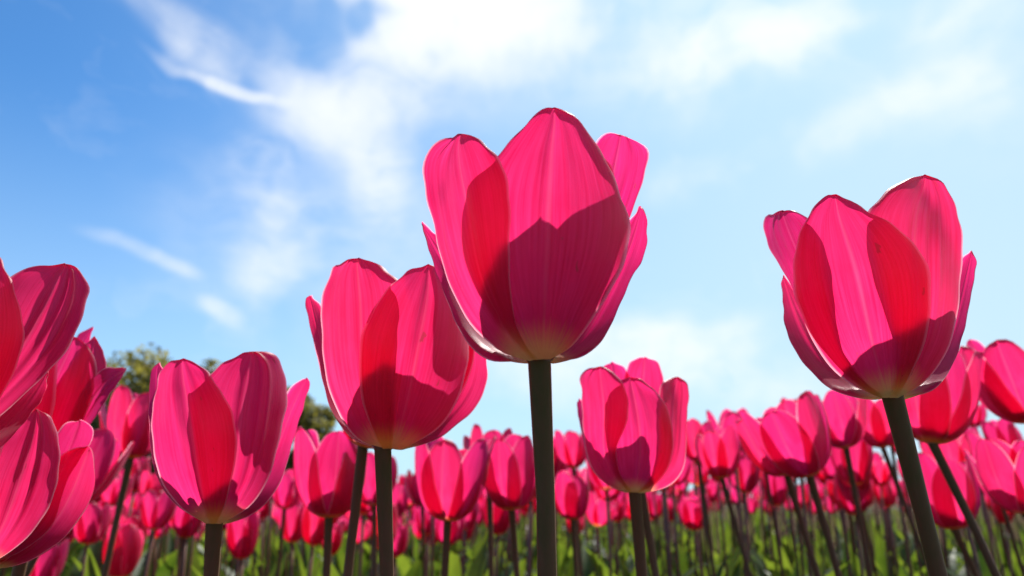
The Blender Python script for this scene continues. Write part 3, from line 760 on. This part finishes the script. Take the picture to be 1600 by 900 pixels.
#TREES
tree(-20.9, 40, 8.9, 9.8, 1, 'tallest olive green tree, rising between the left edge tulips and the flaring one')
tree(-17.6, 41, 8.5, 7.4, 2, 'rounded tree just right of the tallest one, half behind the flaring tulip')
tree(-13.2, 42, 6.9, 6.0, 3, 'lowest tree, showing between the flaring tulip and the half covered one')
tree(-25.0, 41, 8.2, 8.0, 4, 'olive tree behind the shaded tulip and the left edge cups')

# ------------------------------------------------------------------ big tulips, petal by petal
GROUP = 'pink tulips of the field'
for k, h in enumerate(HEROES):
    P0 = Vector(h['base'])
    pts = stem_path(P0, h['dir'], 16)
    foot = Vector((pts[-1].x, pts[-1].y, 0))
    root = link('tulip', None)
    root.location = foot
    describe(root, h['label'], GROUP)
    up = Vector((h['lean'] * .6, 0, 1)).normalized()
    bloom = link('bloom', None, root)
    bloom.location = P0 - foot
    bloom.rotation_euler = (0, 0, R(h['turn']))
    S = h['H']
    for j, (side, layer, fold, left, right, tip, close) in enumerate(h['petals']):
        pts_, uvs_ = shaped_petal(side, layer, fold, left, right, tip, close, h['lean'], h['girth'], 100 * k + j + 1)
        link('petal', mesh_from('petal', [(x * S, y * S, z * S) for x, y, z in pts_], grid_faces(30, 46), PETAL, uvs_), bloom)
    for j, sp in enumerate(h['hidden']):
        p_ = link('petal', petal_mesh(sp, 100 * k + j + 51, 24, 36, S, h['girth']), bloom)
        p_.rotation_euler = (0, math.atan(h['lean']), 0)
    link('pistil', pistil_mesh(h['H']), bloom)
    link('stem', stem_mesh(pts, foot, h['sr'], 20, up), root)
    add_leaves(root, 3, random.Random(900 + k), .85)

# ------------------------------------------------------------------ mid distance tulips from five bloom patterns
VARIANTS = []
vr = random.Random(77)
for k in range(6):
    pet = []
    openness = vr.uniform(-.06, .12)
    for j in range(6):
        inner = j % 2
        pet.append((j * 60 + vr.uniform(-9, 9), vr.uniform(.90, 1.04) - (.06 if not inner else 0), .34 + openness + vr.uniform(-.03, .07) + (.05 if not inner else 0),
                    vr.uniform(.86, 1.05), inner, vr.uniform(-.1, .3)))
    VARIANTS.append([petal_mesh(sp, 5000 + k * 10 + j, 12, 18, 1.0) for j, sp in enumerate(pet)])
PISTIL_UNIT = pistil_mesh(1.0)

for k, (P0, lean, H, var, rot, dr, label) in enumerate(MIDS):
    P0 = Vector(P0)
    rnd = random.Random(3000 + k)
    pts = stem_path(P0, dr, 10)
    foot = Vector((pts[-1].x, pts[-1].y, 0))
    root = link('tulip', None)
    root.location = foot
    describe(root, label, GROUP)
    bloom = link('bloom', None, root)
    m = axis_matrix(lean, R(rot))
    bloom.matrix_local = Matrix.Translation(P0 - foot) @ m.to_4x4() @ Matrix.Diagonal((H * .88, H * .88, H, 1))
    for me in VARIANTS[var]:
        link('petal', me, bloom)
    link('pistil', PISTIL_UNIT, bloom)
    link('stem', stem_mesh(pts, foot, .0026, 12, m @ Vector((0, 0, 1))), root)
    add_leaves(root, 3, rnd)

# ------------------------------------------------------------------ the crowd, each tulip an object of its own
def merged_bloom(seed, nu, nv):
    rnd = random.Random(seed)
    vs, fs, uvs = [], [], []
    op = rnd.uniform(-.13, .15)
    hh = rnd.uniform(.88, 1.08)
    gi = rnd.uniform(.82, 1.02)
    for j in range(6):
        inner = j % 2
        p, q = petal_points(R(j * 60 + rnd.uniform(-9, 9)), hh * rnd.uniform(.86, 1.04), .34 + op + rnd.uniform(-.04, .10), rnd.uniform(.75, 1.05), inner, seed * 7 + j, nu, nv, gi)
        fs.extend(grid_faces(nu, nv, len(vs)))
        vs.extend(p)
        uvs.extend(q)
    return vs, fs, uvs


CROWD_BLOOMS = []
for k in range(16):
    vs, fs, uvs = merged_bloom(40 + k, 6, 9)
    CROWD_BLOOMS.append(mesh_from('bloom', vs, fs, PETAL, uvs))

cr = random.Random(11)
spots = []
taken = [(Vector(p[0]).x, Vector(p[0]).y) for p in MIDS]
N_TRY = 40000
RMAX = 18.0
cell = {}
for _ in range(N_TRY):
    a = cr.uniform(-56, 56)
    r_ = 1.05 + (RMAX - 1.05) * cr.random() ** 1.7
    x, y = r_ * math.sin(R(a)), r_ * math.cos(R(a))
    dmin = .090 if r_ < 4 else .10 + .012 * r_
    key = (int(x / .15 + 1000), int(y / .15 + 1000))
    ok = True
    reach = 1 if dmin <= .15 else 2
    for i in range(-reach, reach + 1):
        for j in range(-reach, reach + 1):
            for (qx, qy) in cell.get((key[0] + i, key[1] + j), ()):
                if (qx - x) ** 2 + (qy - y) ** 2 < dmin * dmin:
                    ok = False
    if not ok:
        continue
    cell.setdefault(key, []).append((x, y))
    spots.append((r_, a, x, y))
spots.sort()
N_SINGLE = 250
single = [s for s in spots if abs(s[1]) < 40][:N_SINGLE]
single_set = set(single)
rest = [s for s in spots if s not in single_set and (s[0] > single[-1][0] or abs(s[1]) >= 40)]


def bloom_z(a, rnd):
    f = min(1, max(0, (a + 12) / 30))
    return .430 + .066 * f + max(-.065, min(.085, rnd.gauss(0.002, .046)))


for k, (r_, a, x, y) in enumerate(single):
    rnd = random.Random(7000 + k)
    z = bloom_z(a, rnd)
    lx, ly = rnd.gauss(.0, .04), rnd.gauss(0, .03)
    P0 = Vector((x, y, z))
    pts = stem_path(P0, Vector((-lx * 1.2, -ly, -1)).normalized(), 5)
    foot = Vector((pts[-1].x, pts[-1].y, 0))
    root = link('tulip', None)
    root.location = foot
    describe(root, 'small pink tulip in the packed crowd behind the large ones', 'small tulips of the crowd')
    b = link('bloom', rnd.choice(CROWD_BLOOMS), root)
    m = axis_matrix((lx + rnd.gauss(0, .06), ly + rnd.gauss(0, .06)), rnd.uniform(0, 6.28))
    s = rnd.uniform(.058, .070)
    b.matrix_local = Matrix.Translation(P0 - foot) @ m.to_4x4() @ Matrix.Diagonal((s * rnd.uniform(.85, 1.0),) * 2 + (s, 1))
    link('stem', stem_mesh(pts, foot, .0024, 7), root)
    add_leaves(root, 2, rnd)

# ------------------------------------------------------------------ beyond counting: the far tulips and the leaf cover
far_b = [merged_bloom(200 + k, 2, 4) for k in range(8)]
vs, fs, uvs = [], [], []
svs, sfs = [], []
for k, (r_, a, x, y) in enumerate(rest):
    rnd = random.Random(90000 + k)
    z = bloom_z(a, rnd)
    bv, bf, bu = rnd.choice(far_b)
    s = rnd.uniform(.058, .070)
    m = axis_matrix((rnd.gauss(0, .07), rnd.gauss(0, .07)), rnd.uniform(0, 6.28)) * s
    P0 = Vector((x, y, z))
    o = len(vs)
    vs.extend(tuple(m @ Vector(p) + P0) for p in bv)
    fs.extend(tuple(i + o for i in q) for q in bf)
    uvs.extend(bu)
    o = len(svs)
    fx = rnd.gauss(0, .02)
    for (zz, dx) in ((0, fx), (z + .002, 0)):
        for i in range(3):
            g = 2.09 * i
            svs.append((x + dx + .003 * math.cos(g), y + .003 * math.sin(g), zz))
    for i in range(3):
        j = (i + 1) % 3
        sfs.append((o + i, o + j, o + 3 + j, o + 3 + i))
far = link('distant_tulips', None)
far['label'] = 'band of countless tiny pink tulips fading along the horizon'
far['category'] = 'tulip field'
far['kind'] = 'stuff'
fb = link('bloom_mass', mesh_from('bloom_mass', vs, fs, PETAL, uvs), far)
fs_ = link('stem_mass', mesh_from('stem_mass', svs, sfs, STEM), far)
fb['kind'] = 'stuff'
fs_['kind'] = 'stuff'

lr = random.Random(31)
vs, fs, uvs = [], [], []


def scatter_leaves(n, r0, r1, nu, nv, ztop):
    for _ in range(n):
        a = lr.uniform(-62, 62)
        r_ = math.sqrt(lr.uniform(r0 * r0, r1 * r1))
        x, y = r_ * math.sin(R(a)), r_ * math.cos(R(a))
        L = lr.uniform(*ztop)
        p, q = leaf_shape(L, lr.uniform(.034, .066), lr.uniform(.05, .75), lr, nu, nv)
        g = lr.uniform(0, 6.28)
        c, s = math.cos(g), math.sin(g)
        o = len(vs)
        vs.extend((x + px * c - py * s, y + px * s + py * c, pz) for px, py, pz in p)
        fs.extend(grid_faces(nu, nv, o))
        uvs.extend(q)


scatter_leaves(350, .12, 1.2, 4, 8, (.20, .32))
scatter_leaves(3200, 1.1, 4.0, 4, 7, (.28, .46))
scatter_leaves(9000, 4.0, 18.0, 2, 4, (.32, .45))
lv = link('tulip_foliage', mesh_from('tulip_foliage', vs, fs, LEAF, uvs))
lv['label'] = 'dense cover of upright green tulip leaves under the blooms'
lv['category'] = 'foliage'
lv['kind'] = 'stuff'
